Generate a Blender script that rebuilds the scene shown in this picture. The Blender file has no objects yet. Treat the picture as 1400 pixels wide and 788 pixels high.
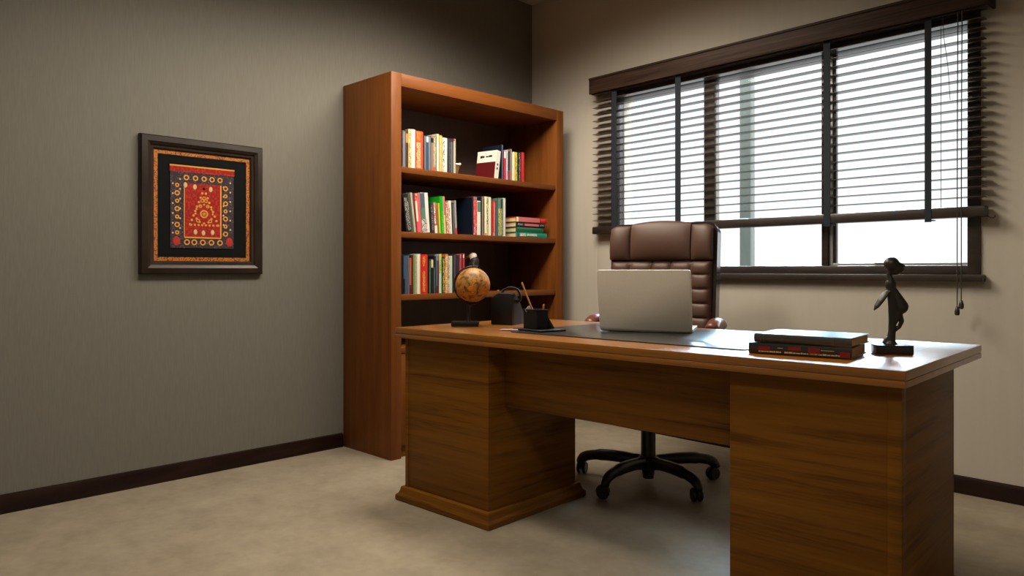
import bpy, bmesh, math, random
from math import sin, cos, pi, radians
from mathutils import Vector, Matrix

random.seed(7)
SC = bpy.context.scene
COL = SC.collection

# ------------------------------------------------------------------ helpers
def rgb(r, g, b):
    f = lambda c: (c / 255 / 12.92) if c / 255 <= 0.04045 else ((c / 255 + 0.055) / 1.055) ** 2.4
    return (f(r), f(g), f(b), 1.0)

_M = {}
def mat(name, col, rough=0.5, metal=0.0, coat=0.0, spec=0.5, bump=0.0, bscale=200.0):
    if name in _M:
        return _M[name]
    m = bpy.data.materials.new(name); m.use_nodes = True
    nt = m.node_tree; b = nt.nodes['Principled BSDF']
    b.inputs['Base Color'].default_value = col
    b.inputs['Roughness'].default_value = rough
    b.inputs['Metallic'].default_value = metal
    b.inputs['Coat Weight'].default_value = coat
    b.inputs['Coat Roughness'].default_value = 0.12
    b.inputs['Specular IOR Level'].default_value = spec
    tc = nt.nodes.new('ShaderNodeTexCoord')
    n = nt.nodes.new('ShaderNodeTexNoise'); n.inputs['Scale'].default_value = bscale; n.inputs['Detail'].default_value = 3
    nt.links.new(tc.outputs['Object'], n.inputs['Vector'])
    if bump > 0:
        bp = nt.nodes.new('ShaderNodeBump'); bp.inputs['Strength'].default_value = bump; bp.inputs['Distance'].default_value = 0.002
        nt.links.new(n.outputs['Fac'], bp.inputs['Height']); nt.links.new(bp.outputs['Normal'], b.inputs['Normal'])
    # slight procedural variation of the colour
    mix = nt.nodes.new('ShaderNodeMixRGB'); mix.blend_type = 'MULTIPLY'; mix.inputs['Fac'].default_value = 0.12
    mix.inputs['Color1'].default_value = col
    nt.links.new(n.outputs['Fac'], mix.inputs['Color2']); nt.links.new(mix.outputs['Color'], b.inputs['Base Color'])
    _M[name] = m
    return m

def wood(name, dark, mid, light, stretch, rough=0.3, coat=0.3, scale=1.0, contrast=1.0, spec=.5):
    if name in _M:
        return _M[name]
    m = bpy.data.materials.new(name); m.use_nodes = True
    nt = m.node_tree; N = nt.nodes; L = nt.links
    b = N['Principled BSDF']
    tc = N.new('ShaderNodeTexCoord'); mp = N.new('ShaderNodeMapping')
    mp.inputs['Scale'].default_value = [s * scale for s in stretch]
    L.new(tc.outputs['Object'], mp.inputs['Vector'])
    n1 = N.new('ShaderNodeTexNoise'); n1.inputs['Scale'].default_value = 1.0; n1.inputs['Detail'].default_value = 6; n1.inputs['Roughness'].default_value = 0.62; n1.inputs['Distortion'].default_value = 0.6
    L.new(mp.outputs['Vector'], n1.inputs['Vector'])
    mp2 = N.new('ShaderNodeMapping'); mp2.inputs['Scale'].default_value = [s * scale * 7 for s in stretch]
    L.new(tc.outputs['Object'], mp2.inputs['Vector'])
    n2 = N.new('ShaderNodeTexNoise'); n2.inputs['Scale'].default_value = 1.0; n2.inputs['Detail'].default_value = 3
    L.new(mp2.outputs['Vector'], n2.inputs['Vector'])
    ad = N.new('ShaderNodeMath'); ad.operation = 'MULTIPLY_ADD'; ad.inputs[1].default_value = 0.25; 
    L.new(n2.outputs['Fac'], ad.inputs[0]); L.new(n1.outputs['Fac'], ad.inputs[2])
    r = N.new('ShaderNodeValToRGB')
    e = r.color_ramp.elements
    c = 0.15 / contrast
    e[0].position = 0.62 - c; e[0].color = dark
    e[1].position = 0.62 + c; e[1].color = light
    k = e.new(0.60); k.color = mid
    L.new(ad.outputs[0], r.inputs['Fac']); L.new(r.outputs['Color'], b.inputs['Base Color'])
    b.inputs['Roughness'].default_value = rough
    b.inputs['Coat Weight'].default_value = coat; b.inputs['Coat Roughness'].default_value = 0.1
    bp = N.new('ShaderNodeBump'); bp.inputs['Strength'].default_value = 0.05; bp.inputs['Distance'].default_value = 0.001
    L.new(n2.outputs['Fac'], bp.inputs['Height']); L.new(bp.outputs['Normal'], b.inputs['Normal'])
    b.inputs['Specular IOR Level'].default_value = spec
    _M[name] = m
    return m

def speck(name, base, ink, sc=(300, 300, 160), thr=0.52, rough=0.5):
    """printed cover: ink marks on a base colour"""
    if name in _M:
        return _M[name]
    m = bpy.data.materials.new(name); m.use_nodes = True
    nt = m.node_tree; N = nt.nodes; L = nt.links; b = N['Principled BSDF']
    tc = N.new('ShaderNodeTexCoord'); mp = N.new('ShaderNodeMapping'); mp.inputs['Scale'].default_value = sc
    L.new(tc.outputs['Object'], mp.inputs['Vector'])
    n = N.new('ShaderNodeTexNoise'); n.inputs['Scale'].default_value = 1; n.inputs['Detail'].default_value = 1
    L.new(mp.outputs['Vector'], n.inputs['Vector'])
    r = N.new('ShaderNodeValToRGB'); r.color_ramp.elements[0].position = thr; r.color_ramp.elements[0].color = base
    r.color_ramp.elements[1].position = thr + 0.04; r.color_ramp.elements[1].color = ink
    L.new(n.outputs['Fac'], r.inputs['Fac']); L.new(r.outputs['Color'], b.inputs['Base Color'])
    b.inputs['Roughness'].default_value = rough
    _M[name] = m
    return m

def merge(bm, t, mtx=None):
    me = bpy.data.meshes.new('tmp'); t.to_mesh(me); t.free()
    if mtx is not None:
        me.transform(mtx)
    bm.from_mesh(me); bpy.data.meshes.remove(me)

def box(bm, x0, x1, y0, y1, z0, z1, bev=0.0, seg=2, mtx=None):
    t = bmesh.new()
    bmesh.ops.create_cube(t, size=1)
    for v in t.verts:
        v.co = Vector((x0 if v.co.x < 0 else x1, y0 if v.co.y < 0 else y1, z0 if v.co.z < 0 else z1))
    if bev > 0:
        bmesh.ops.bevel(t, geom=t.edges[:], offset=bev, segments=seg, profile=0.5, affect='EDGES')
    merge(bm, t, mtx)

def prism(bm, pts, h0, h1, axis='z', bev=0.0, mtx=None):
    """polygon pts (a,b) extruded h0..h1 along axis: z:(x,y) y:(x,z) x:(y,z)"""
    t = bmesh.new()
    f = {'z': lambda a, b, h: (a, b, h), 'y': lambda a, b, h: (a, h, b), 'x': lambda a, b, h: (h, a, b)}[axis]
    lo = [t.verts.new(f(a, b, h0)) for a, b in pts]; hi = [t.verts.new(f(a, b, h1)) for a, b in pts]
    n = len(pts)
    t.faces.new(lo[::-1]); t.faces.new(hi)
    for i in range(n):
        t.faces.new((lo[i], lo[(i + 1) % n], hi[(i + 1) % n], hi[i]))
    bmesh.ops.recalc_face_normals(t, faces=t.faces[:])
    if bev > 0:
        bmesh.ops.bevel(t, geom=t.edges[:], offset=bev, segments=2, profile=0.5, affect='EDGES')
    merge(bm, t, mtx)

def lathe(bm, prof, n=32, mtx=None, cap=True):
    t = bmesh.new(); rings = []
    for r, z in prof:
        rings.append([t.verts.new((r * cos(2 * pi * i / n), r * sin(2 * pi * i / n), z)) for i in range(n)])
    for a, b in zip(rings, rings[1:]):
        for i in range(n):
            t.faces.new((a[i], a[(i + 1) % n], b[(i + 1) % n], b[i]))
    if cap:
        t.faces.new(rings[0][::-1]); t.faces.new(rings[-1])
    bmesh.ops.recalc_face_normals(t, faces=t.faces[:])
    merge(bm, t, mtx)

def tube(bm, pts, rad, n=10, flat=1.0, up=None):
    """swept tube through pts; rad number or list; flat scales the second cross axis"""
    t = bmesh.new(); P = [Vector(p) for p in pts]
    R = rad if isinstance(rad, (list, tuple)) else [rad] * len(P)
    rings = []; prev = None
    for i, p in enumerate(P):
        d = (P[min(i + 1, len(P) - 1)] - P[max(i - 1, 0)]).normalized()
        if prev is None:
            a = Vector(up) if up else (Vector((0, 0, 1)) if abs(d.z) < 0.9 else Vector((1, 0, 0)))
        else:
            a = prev
        a = (a - d * a.dot(d)).normalized(); prev = a; c = d.cross(a)
        rings.append([t.verts.new(p + (a * cos(2 * pi * k / n) + c * flat * sin(2 * pi * k / n)) * R[i]) for k in range(n)])
    for A, B in zip(rings, rings[1:]):
        for k in range(n):
            t.faces.new((A[k], A[(k + 1) % n], B[(k + 1) % n], B[k]))
    t.faces.new(rings[0][::-1]); t.faces.new(rings[-1])
    bmesh.ops.recalc_face_normals(t, faces=t.faces[:])
    merge(bm, t)

def ball(bm, c, r, sub=3, mtx=None):
    t = bmesh.new(); bmesh.ops.create_icosphere(t, subdivisions=sub, radius=1)
    rr = r if isinstance(r, (list, tuple)) else (r, r, r)
    M = Matrix.Translation(c) @ (mtx if mtx is not None else Matrix()) @ Matrix.Diagonal((*rr, 1))
    merge(bm, t, M)

def smoothpath(pts, n=6):
    P = [Vector(p) for p in pts]; out = []
    for i in range(len(P) - 1):
        p0, p1, p2, p3 = P[max(i - 1, 0)], P[i], P[i + 1], P[min(i + 2, len(P) - 1)]
        for k in range(n):
            u = k / n
            out.append(0.5 * ((2 * p1) + (p2 - p0) * u + (2 * p0 - 5 * p1 + 4 * p2 - p3) * u * u + (3 * p1 - p0 - 3 * p2 + p3) * u ** 3))
    out.append(P[-1]); return out

def obj(name, bm, m, parent=None, smooth=40):
    me = bpy.data.meshes.new(name); bm.to_mesh(me); bm.free()
    me.materials.append(m)
    if smooth:
        for p in me.polygons: p.use_smooth = True
        me.set_sharp_from_angle(angle=radians(smooth))
    o = bpy.data.objects.new(name, me); COL.objects.link(o)
    if parent is not None: o.parent = parent
    return o

def tag(o, label, cat, group=None):
    o['label'] = label; o['category'] = cat
    if group: o['group'] = group
    return o

def thing(name, label, cat, loc=(0, 0, 0), rz=0.0, group=None):
    o = bpy.data.objects.new(name, None); COL.objects.link(o)
    o.empty_display_size = 0.05
    o.location = loc; o.rotation_euler = (0, 0, rz)
    return tag(o, label, cat, group)

def place(o, loc, rz=0.0, rx=0.0):
    o.location = loc; o.rotation_euler = (rx, 0, rz); return o

def struct(name, bm, m, loc=(0, 0, 0), rz=0.0, label=None, cat=None, smooth=40):
    o = obj(name, bm, m, smooth=smooth); o['kind'] = 'structure'; place(o, loc, rz)
    if label: tag(o, label, cat)
    return o

BM = bmesh.new

# ------------------------------------------------------------------ camera
F = 1005.0
TH = math.atan(991 / F)
cam = bpy.data.cameras.new('camera'); co = bpy.data.objects.new('camera', cam); COL.objects.link(co)
co.location = (0, 0, 1.0); co.rotation_euler = (pi / 2, 0, TH)
cam.sensor_width = 36; cam.lens = 36 * F / 1400; cam.shift_y = -25 / 1400; cam.clip_start = 0.02
SC.camera = co

# ------------------------------------------------------------------ materials of the setting
def wall_mat(name, c1, c2, weave):
    m = bpy.data.materials.new(name); m.use_nodes = True
    nt = m.node_tree; N = nt.nodes; L = nt.links; b = N['Principled BSDF']
    tc = N.new('ShaderNodeTexCoord'); mp = N.new('ShaderNodeMapping')
    mp.inputs['Scale'].default_value = (weave, weave, weave * 0.06)
    L.new(tc.outputs['Object'], mp.inputs['Vector'])
    n = N.new('ShaderNodeTexNoise'); n.inputs['Scale'].default_value = 1; n.inputs['Detail'].default_value = 4
    L.new(mp.outputs['Vector'], n.inputs['Vector'])
    r = N.new('ShaderNodeValToRGB'); r.color_ramp.elements[0].position = .35; r.color_ramp.elements[1].position = .65
    r.color_ramp.elements[0].color = c1; r.color_ramp.elements[1].color = c2
    L.new(n.outputs['Fac'], r.inputs['Fac']); L.new(r.outputs['Color'], b.inputs['Base Color'])
    bp = N.new('ShaderNodeBump'); bp.inputs['Strength'].default_value = 0.08; bp.inputs['Distance'].default_value = 0.001
    L.new(n.outputs['Fac'], bp.inputs['Height']); L.new(bp.outputs['Normal'], b.inputs['Normal'])
    b.inputs['Roughness'].default_value = 0.85; b.inputs['Specular IOR Level'].default_value = 0.2
    return m

M_wallL = wall_mat('grey_fabric_wallpaper', (0.156, 0.151, 0.132, 1), (0.173, 0.168, 0.147, 1), 260)
M_wallR = wall_mat('beige_wall_paint', (0.465, 0.432, 0.375, 1), (0.48, 0.445, 0.39, 1), 30)
M_ceil = mat('ceiling_paint', (0.55, 0.53, 0.47, 1), 0.9)
M_base = wood('dark_baseboard', (0.009, 0.0025, 0.0018, 1), (0.013, 0.004, 0.003, 1), (0.020, 0.007, 0.005, 1), (3, 3, 20), 0.4, 0.0, spec=.25)

def floor_mat():
    m = bpy.data.materials.new('mottled_beige_floor'); m.use_nodes = True
    nt = m.node_tree; N = nt.nodes; L = nt.links; b = N['Principled BSDF']
    tc = N.new('ShaderNodeTexCoord')
    n = N.new('ShaderNodeTexNoise'); n.inputs['Scale'].default_value = 5.5; n.inputs['Detail'].default_value = 10; n.inputs['Roughness'].default_value = .68
    L.new(tc.outputs['Object'], n.inputs['Vector'])
    n2 = N.new('ShaderNodeTexNoise'); n2.inputs['Scale'].default_value = 26; n2.inputs['Detail'].default_value = 4
    L.new(tc.outputs['Object'], n2.inputs['Vector'])
    mx = N.new('ShaderNodeMath'); mx.operation = 'MULTIPLY_ADD'; mx.inputs[1].default_value = .3
    L.new(n2.outputs['Fac'], mx.inputs[0]); L.new(n.outputs['Fac'], mx.inputs[2])
    r = N.new('ShaderNodeValToRGB'); e = r.color_ramp.elements
    e[0].position = .50; e[0].color = (0.265, 0.225, 0.165, 1); e[1].position = .86; e[1].color = (0.36, 0.31, 0.235, 1)
    L.new(mx.outputs[0], r.inputs['Fac']); L.new(r.outputs['Color'], b.inputs['Base Color'])
    b.inputs['Roughness'].default_value = .5; b.inputs['Specular IOR Level'].default_value = .35
    return m
M_floor = floor_mat()

# ------------------------------------------------------------------ the room
XL = -3.605
WO = Vector((XL, 3.86, 0)); WR = radians(-2.2)
H = 2.9
bm = BM(); box(bm, XL - .2, 2.2, -2.0, 4.07, -0.1, 0.0)
struct('floor', bm, M_floor, label='mottled beige stone look floor', cat='floor')
bm = BM(); box(bm, XL - .2, 2.2, -2.0, 4.07, H, H + .1)
struct('ceiling', bm, M_ceil, label='pale ceiling seen only in the top corner', cat='ceiling')
bm = BM(); box(bm, XL - .2, XL, -2.0, 4.05, 0, H)
struct('wall_left', bm, M_wallL, label='grey taupe fabric papered wall with the framed textile', cat='wall')
OX0, OX1, OZ0, OZ1 = 0.735, 2.805, 0.975, 2.15      # window opening in the wall's own frame
bm = BM()
box(bm, -.05, OX0, 0, .2, 0, H); box(bm, OX1, 5.9, 0, .2, 0, H)
box(bm, OX0, OX1, 0, .2, 0, OZ0); box(bm, OX0, OX1, 0, .2, OZ1, H)
struct('wall_right', bm, M_wallR, WO, WR, label='beige painted wall that holds the window', cat='wall', smooth=0)
bm = BM(); box(bm, 2.0, 2.2, -2.0, 3.75, 0, H)
struct('wall_side', bm, M_wallR)
bm = BM(); box(bm, XL, 2.0, -2.0, -1.8, 0, H)
struct('wall_back', bm, M_wallR)
def baseprof(t):
    return [(0, 0), (t, 0), (t, .062), (t * .7, .074), (0, .078)]
bm = BM(); prism(bm, [(XL + a, b) for a, b in baseprof(.014)], -1.8, 2.285, axis='y')
struct('baseboard_left', bm, M_base, label='dark wooden baseboard along the grey wall', cat='baseboard')
bm = BM(); prism(bm, [(-a, b) for a, b in baseprof(.014)], .02, 5.6, axis='x')
struct('baseboard_right', bm, M_base, WO, WR, label='dark wooden baseboard below the window', cat='baseboard')

# ------------------------------------------------------------------ window
M_frame = wood('window_frame_brown', (0.018, 0.012, 0.010, 1), (0.026, 0.018, 0.015, 1), (0.038, 0.026, 0.021, 1), (4, 4, 30), 0.4, 0.1)
M_alu = mat('grey_sash_metal', (0.42, 0.43, 0.43, 1), 0.35, 0.3)
g = bpy.data.materials.new('clear_glass'); g.use_nodes = True
nt = g.node_tree; nt.nodes.clear()
out = nt.nodes.new('ShaderNodeOutputMaterial'); mx = nt.nodes.new('ShaderNodeMixShader')
tr = nt.nodes.new('ShaderNodeBsdfTransparent'); tr.inputs['Color'].default_value = (.97, .975, .97, 1)
gl = nt.nodes.new('ShaderNodeBsdfGlossy'); gl.inputs['Roughness'].default_value = .02
fr = nt.nodes.new('ShaderNodeFresnel'); fr.inputs['IOR'].default_value = 1.45
nt.links.new(fr.outputs[0], mx.inputs[0]); nt.links.new(tr.outputs[0], mx.inputs[1]); nt.links.new(gl.outputs[0], mx.inputs[2]); nt.links.new(mx.outputs[0], out.inputs[0])
M_glass = g

win = bpy.data.objects.new('window_1', None); COL.objects.link(win); place(win, WO, WR); win['kind'] = 'structure'
tag(win, 'wide dark framed sliding window behind the wooden blind', 'window')
bm = BM()
box(bm, OX1 - .05, OX1, -.012, .09, OZ0, OZ1, .003); box(bm, OX0, OX0 + .03, -.012, .09, OZ0, OZ1, .003)
box(bm, OX0, OX1, -.010, .09, OZ1 - .06, OZ1, .003); box(bm, OX0, OX1, -.010, .09, OZ0, OZ0 + .045, .003)
obj('window_frame', bm, M_frame, win)
bm = BM(); box(bm, OX0 - .02, OX1 + .018, -.045, .02, OZ0 - .028, OZ0 + .004, .004)
obj('window_sill', bm, M_frame, win)
for a, b, y0, y1 in ((2.097, 2.127, .0, .07), (1.392, 1.462, .03, .085)):
    bm = BM(); box(bm, a, b, y0, y1, OZ0 + .03, OZ1 - .04, .003); obj('mullion', bm, M_frame if a > 2 else mat('grey_brown_mullion', (.13, .115, .10, 1), .6), win)
for a, b in ((2.128, 2.146),):
    bm = BM(); box(bm, a, b, .02, .06, OZ0 + .045, OZ1 - .06, .002)
    box(bm, b, OX1 - .05, .02, .06, OZ0 + .045, OZ0 + .058, .002)
    obj('sash', bm, M_alu, win)
bm = BM(); box(bm, 2.147, 2.158, .03, .055, OZ0 + .058, OZ1 - .06, .001); obj('sash_seal', bm, M_frame, win)
bm = BM(); box(bm, 2.35, 2.46, .012, .03, OZ0 + .056, OZ0 + .061, .002); obj('sash_latch', bm, M_alu, win)
for a, b in ((OX0 + .03, 1.392), (1.462, 2.097), (2.158, OX1 - .05)):
    bm = BM(); box(bm, a, b, .043, .047, OZ0 + .045, OZ1 - .06); obj('pane', bm, M_glass, win, 0)

# post outdoors
M_conc = mat('weathered_concrete', (0.045, 0.055, 0.05, 1), 0.9, bump=.4, bscale=40)
bm = BM(); box(bm, -.04, .04, -.04, .04, -1.2, 4.0, .006)
o = obj('concrete_post', bm, M_conc); place(o, (-2.44, 4.82, 0), radians(5)); tag(o, 'grey green concrete post standing outside the window', 'post')

# ------------------------------------------------------------------ venetian blind
M_slat = wood('blind_slat_wood', (0.060, 0.042, 0.032, 1), (0.080, 0.056, 0.044, 1), (0.105, 0.076, 0.06, 1), (3, 40, 40), 0.32, 0.2)
M_val = wood('valance_wood', (0.016, 0.008, 0.005, 1), (0.036, 0.018, 0.011, 1), (0.062, 0.033, 0.021, 1), (1.5, 50, 50), 0.6, 0.0, spec=.25)
M_tape = mat('navy_ladder_tape', (0.008, 0.014, 0.024, 1), 0.85, bump=.2, bscale=900)
M_cord = mat('dark_cord', (0.035, 0.028, 0.022, 1), 0.7)
blind = thing('window_blind', 'dark wooden venetian blind hanging over the window, lowered three quarters', 'blind', WO, WR)
BX0, BX1 = .626, 2.834
bm = BM()
box(bm, BX0 - .004, BX1 + .028, -.098, -.086, 2.135, 2.236, .003)
box(bm, BX0 - .004, BX0 + .008, -.098, -.001, 2.135, 2.236, .002); box(bm, BX1 + .016, BX1 + .028, -.098, -.001, 2.135, 2.236, .002)
box(bm, BX0 - .004, BX1 + .028, -.104, -.086, 2.224, 2.238, .003)
obj('valance', bm, M_val, blind)
bm = BM(); box(bm, BX0 + .02, BX1, -.075, -.012, 2.165, 2.215, .003); obj('head_rail', bm, M_frame, blind)
NS = 20; z0s, z1s = 1.318, 2.135
bm = BM()
for i in range(NS):
    z = z0s + (z1s - z0s) * i / (NS - 1)
    M = Matrix.Translation((0, -.045, z)) @ Matrix.Rotation(radians(0), 4, 'X')
    box(bm, BX0, BX1, -.025, .025, -.0016, .0016, .001, 1, mtx=M)
obj('slats', bm, M_slat, blind)
bm = BM(); box(bm, BX0, BX1 + .006, -.073, -.018, 1.230, 1.278, .006); obj('bottom_rail', bm, M_frame, blind)
for a, b in ((.790, .830), (1.266, 1.304), (2.140, 2.174), (2.602, 2.630)):
    bm = BM()
    box(bm, a, b, -.0755, -.0735, 1.215, 2.16, 0.0005, 1);
    box(bm, a, b, -.0755, -.016, 1.222, 1.226, .0005, 1)
    obj('ladder_tape', bm, M_tape, blind)
for x in (.86, 2.19, 2.66):
    bm = BM(); tube(bm, [(x, -.045, 1.25), (x, -.045, 2.17)], .0012, 6); obj('ladder_cord', bm, M_cord, blind)
for x, zb in ((2.736, .838), (2.752, .866)):
    bm = BM(); tube(bm, smoothpath([(x + .004, -.088, 2.14), (x + .001, -.086, 1.6), (x, -.085, zb)], 5), .0022, 6)
    c = obj('pull_cord', bm, M_cord, blind)
    bm = BM(); lathe(bm, [(.003, .0), (.006, -.004), (.0095, -.018), (.0105, -.030), (.0085, -.039), (.003, -.041)], 14, Matrix.Translation((x, -.085, zb + .002)))
    obj('tassel', bm, M_frame, c)
bm = BM(); tube(bm, smoothpath([(2.68, -.09, 2.13), (2.685, -.088, 2.03), (2.70, -.087, 1.9), (2.709, -.087, 1.75)], 5), .0012, 6)
obj('lift_cord', bm, M_cord, blind)
bm = BM(); tube(bm, [(.655, -.045, .99), (.655, -.045, 1.24)], .0012, 6); obj('lift_cord', bm, mat('pale_cord', (.35, .31, .26, 1), .8), blind)
bm = BM(); tube(bm, smoothpath([(BX1 + .004, -.045, 1.236), (BX1 + .02, -.047, 1.224), (BX1 + .034, -.047, 1.226), (BX1 + .036, -.047, 1.236)], 4), .002, 6)
obj('hold_down_hook', bm, M_cord, blind)

# ------------------------------------------------------------------ framed textile on the left wall
M_pframe = wood('picture_frame_wood', (0.010, 0.006, 0.004, 1), (0.018, 0.011, 0.008, 1), (0.028, 0.017, 0.012, 1), (30, 3, 3), 0.42, 0.05, spec=.3)
PY0, PY1, PZ0, PZ1 = 1.203, 1.799, .978, 1.629
pic = thing('framed_textile', 'embroidered red and black textile in a dark wooden frame on the grey wall', 'picture', (XL, (PY0 + PY1) / 2, PZ0))
W2 = (PY1 - PY0) / 2; PH = PZ1 - PZ0
# depth profile of the frame: (distance inward from outer edge, depth off the wall)
prof = [(0, .001), (0, .022), (.006, .030), (.030, .034), (.044, .026), (.048, .020), (.058, .018), (.064, .012), (.064, .001)]
t = bmesh.new(); rings = []
for ins, d in prof:
    a = W2 - ins
    rings.append([t.verts.new((d, s * a, z)) for s, z in ((-1, ins), (1, ins), (1, PH - ins), (-1, PH - ins))])
for A, B in zip(rings, rings[1:]):
    for k in range(4):
        t.faces.new((A[k], A[(k + 1) % 4], B[(k + 1) % 4], B[k]))
bmesh.ops.recalc_face_normals(t, faces=t.faces[:])
obj('frame', t, M_pframe, pic, 25)
IN = .064
M_gold = speck('gold_patterned_border', rgb(172, 104, 18), rgb(92, 30, 10), (160, 160, 160), .53, .7)
M_matb = mat('black_mat_board', (0.005, 0.006, 0.006, 1), .8, spec=.1)
M_dark = speck('dark_purple_textile', rgb(46, 36, 44), rgb(96, 84, 92), (170, 170, 170), .60, .9)
M_red = speck('red_textile', rgb(134, 18, 10), rgb(168, 38, 16), (90, 90, 90), .52, .9)
M_rings = mat('ochre_embroidery', rgb(214, 150, 60), .8)
M_cream = mat('cream_embroidery', rgb(206, 180, 130), .8)
bm = BM(); box(bm, .002, .006, -W2 + IN, W2 - IN, IN, PH - IN); obj('mat_board', bm, M_matb, pic, 0)
bm = BM()
bw = .022
a, b0, b1 = W2 - IN + .004, IN - .004, PH - IN + .004
box(bm, .006, .0085, -a, -a + bw, b0, b1); box(bm, .006, .0085, a - bw, a, b0, b1)
box(bm, .006, .0085, -a + bw, a - bw, b0, b0 + bw); box(bm, .006, .0085, -a + bw, a - bw, b1 - bw, b1)
obj('gold_border', bm, M_gold, pic, 0)
def py(s):           # fraction across the outer frame as seen -> local y
    s = s * 3.39 / (s * 3.39 + (1 - s) * 3.81); return -W2 + s * 2 * W2
def pz(t): return PH * (1 - t)
bm = BM(); box(bm, .006, .0095, py(.255), py(.772), pz(.805), pz(.198)); cloth = obj('textile', bm, M_dark, pic, 0)
bm = BM(); box(bm, .0095, .0105, py(.25), py(.778), pz(.245), pz(.198)); obj('red_top_band', bm, M_red, cloth, 0)
bm = BM(); box(bm, .0095, .0105, py(.37), py(.668), pz(.725), pz(.325)); obj('red_panel', bm, M_red, cloth, 0)
bm = BM(); box(bm, .0095, .0112, py(.25), py(.778), pz(.206), pz(.196)); box(bm, .0095, .0112, py(.37), py(.668), pz(.732), pz(.722)); box(bm, .0095, .0112, py(.662), py(.672), pz(.725), pz(.325)); box(bm, .0095, .0112, py(.366), py(.372), pz(.725), pz(.325))
obj('gold_edging', bm, M_rings, cloth, 0)
def ring(bm, y, z, r, w):
    t = bmesh.new(); n = 14
    q = [[t.verts.new((x, y + rr * cos(2 * pi * k / n), z + rr * sin(2 * pi * k / n))) for k in range(n)] for x, rr in ((.0105, r), (.0118, r), (.0118, r - w), (.0105, r - w))]
    for A, B in zip(q, q[1:]):
        for k in range(n): t.faces.new((A[k], A[(k + 1) % n], B[(k + 1) % n], B[k]))
    bmesh.ops.recalc_face_normals(t, faces=t.faces[:]); merge(bm, t)
spots = [(a, .285, .013) for a in (.385, .46, .53, .595, .66)] + [(a, .762, .014) for a in (.39, .45, .52, .59, .66)]
for i in range(7):
    tt = .345 + i * .058
    spots += [(.31, tt, .0125 if i % 2 else .010), (.705, tt, .0125 if i % 2 == 0 else .010)]
for a, tt, r in spots:
    bm = BM(); ring(bm, py(a), pz(tt), r, .0055); obj('ring_motif', bm, M_rings, cloth)
bm = BM()
ring(bm, py(.53), pz(.548), .020, .007); ring(bm, py(.53), pz(.548), .008, .005)
for i in range(9):
    f = i / 8
    for s0 in (-1, 1):
        lathe(bm, [(.006, 0), (.006, .0012)], 8, Matrix.Translation((.0106, py(.53 + s0 * f * .115), pz(.36 + f * .27))) @ Matrix.Rotation(pi / 2, 4, 'Y'))
for i in range(8):
    lathe(bm, [(.0055, 0), (.0055, .0012)], 8, Matrix.Translation((.0106, py(.425 + i * .03), pz(.632))) @ Matrix.Rotation(pi / 2, 4, 'Y'))
for i in range(12):
    an = 2 * pi * i / 12
    lathe(bm, [(.005, 0), (.005, .0012)], 8, Matrix.Translation((.0106, py(.53) + .042 * cos(an), pz(.548) + .046 * sin(an))) @ Matrix.Rotation(pi / 2, 4, 'Y'))
for s, tt in ((.53, .43), (.515, .45), (.545, .45), (.50, .49), (.56, .49), (.48, .60), (.58, .60)):
    ring(bm, py(s), pz(tt), .009, .004)
obj('triangle_motif', bm, M_rings, cloth)
for a, tt in ((.378, .34), (.455, .35), (.585, .36), (.46, .685), (.525, .69), (.60, .685)):
    bm = BM(); ball(bm, (.0105, py(a), pz(tt)), (.0012, .009, .013), 2); obj('petal_motif', bm, M_cream, cloth)
for i in range(12):
    for a in ((.275, .69) if i % 2 else (.335, .745)):
        bm = BM(); ball(bm, (.0095, py(a), pz(.30 + i * .036)), (.001, .005, .005), 1); obj('dot_motif', bm, M_cream, cloth)
for a in (.305, .737):
    bm = BM(); ball(bm, (.0095, py(a), pz(.755)), (.0022, .017, .022), 3); obj('red_oval', bm, mat('red_embroidery', rgb(170, 36, 22), .8), cloth)

# ------------------------------------------------------------------ bookcase
D1, D2, D3 = (0.115, 0.033, 0.005, 1), (0.170, 0.052, 0.008, 1), (0.215, 0.070, 0.012, 1)
M_bcV = wood('bookcase_wood_upright', D1, D2, D3, (22, 22, 1.3), 0.5, 0.0, contrast=.6, spec=.22)
M_bcH = wood('bookcase_wood_level', D1, D2, D3, (22, 1.3, 22), 0.5, 0.0, contrast=.6, spec=.22)
M_bcB = wood('bookcase_back_board', (0.085, 0.052, 0.038, 1), (0.105, 0.066, 0.049, 1), (0.125, 0.080, 0.060, 1), (10, 10, 1), 0.5, 0.0, contrast=.6)
BD, BWid, BH = .455, 1.380, 2.04
case = thing('bookcase', 'tall cherry wood open bookcase in the corner', 'bookcase', (-3.602, 2.292, 0))
for y0 in (0, BWid - .066):
    bm = BM(); box(bm, 0, BD, y0, y0 + .066, 0, BH, .002); obj('side_panel', bm, M_bcV, case)
bm = BM(); box(bm, 0, BD - .0003, .066, BWid - .066, BH - .068, BH, .001); obj('top_panel', bm, M_bcH, case)
bm = BM(); box(bm, .0, .012, .066, BWid - .066, .05, BH - .068); obj('back_panel', bm, M_bcB, case, 0)
for zt in (1.548, 1.203, .868):
    bm = BM(); box(bm, .012, BD - .010, .066, BWid - .066, zt - .031, zt, .0015); obj('shelf', bm, M_bcH, case)
bm = BM(); box(bm, .012, BD - .012, .066, BWid - .066, .555, .585, .0015); obj('cabinet_top', bm, M_bcH, case)
bm = BM(); box(bm, .02, BD - .03, .066, BWid - .066, 0, .06); obj('plinth', bm, M_bcH, case)
ym = BWid / 2
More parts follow.
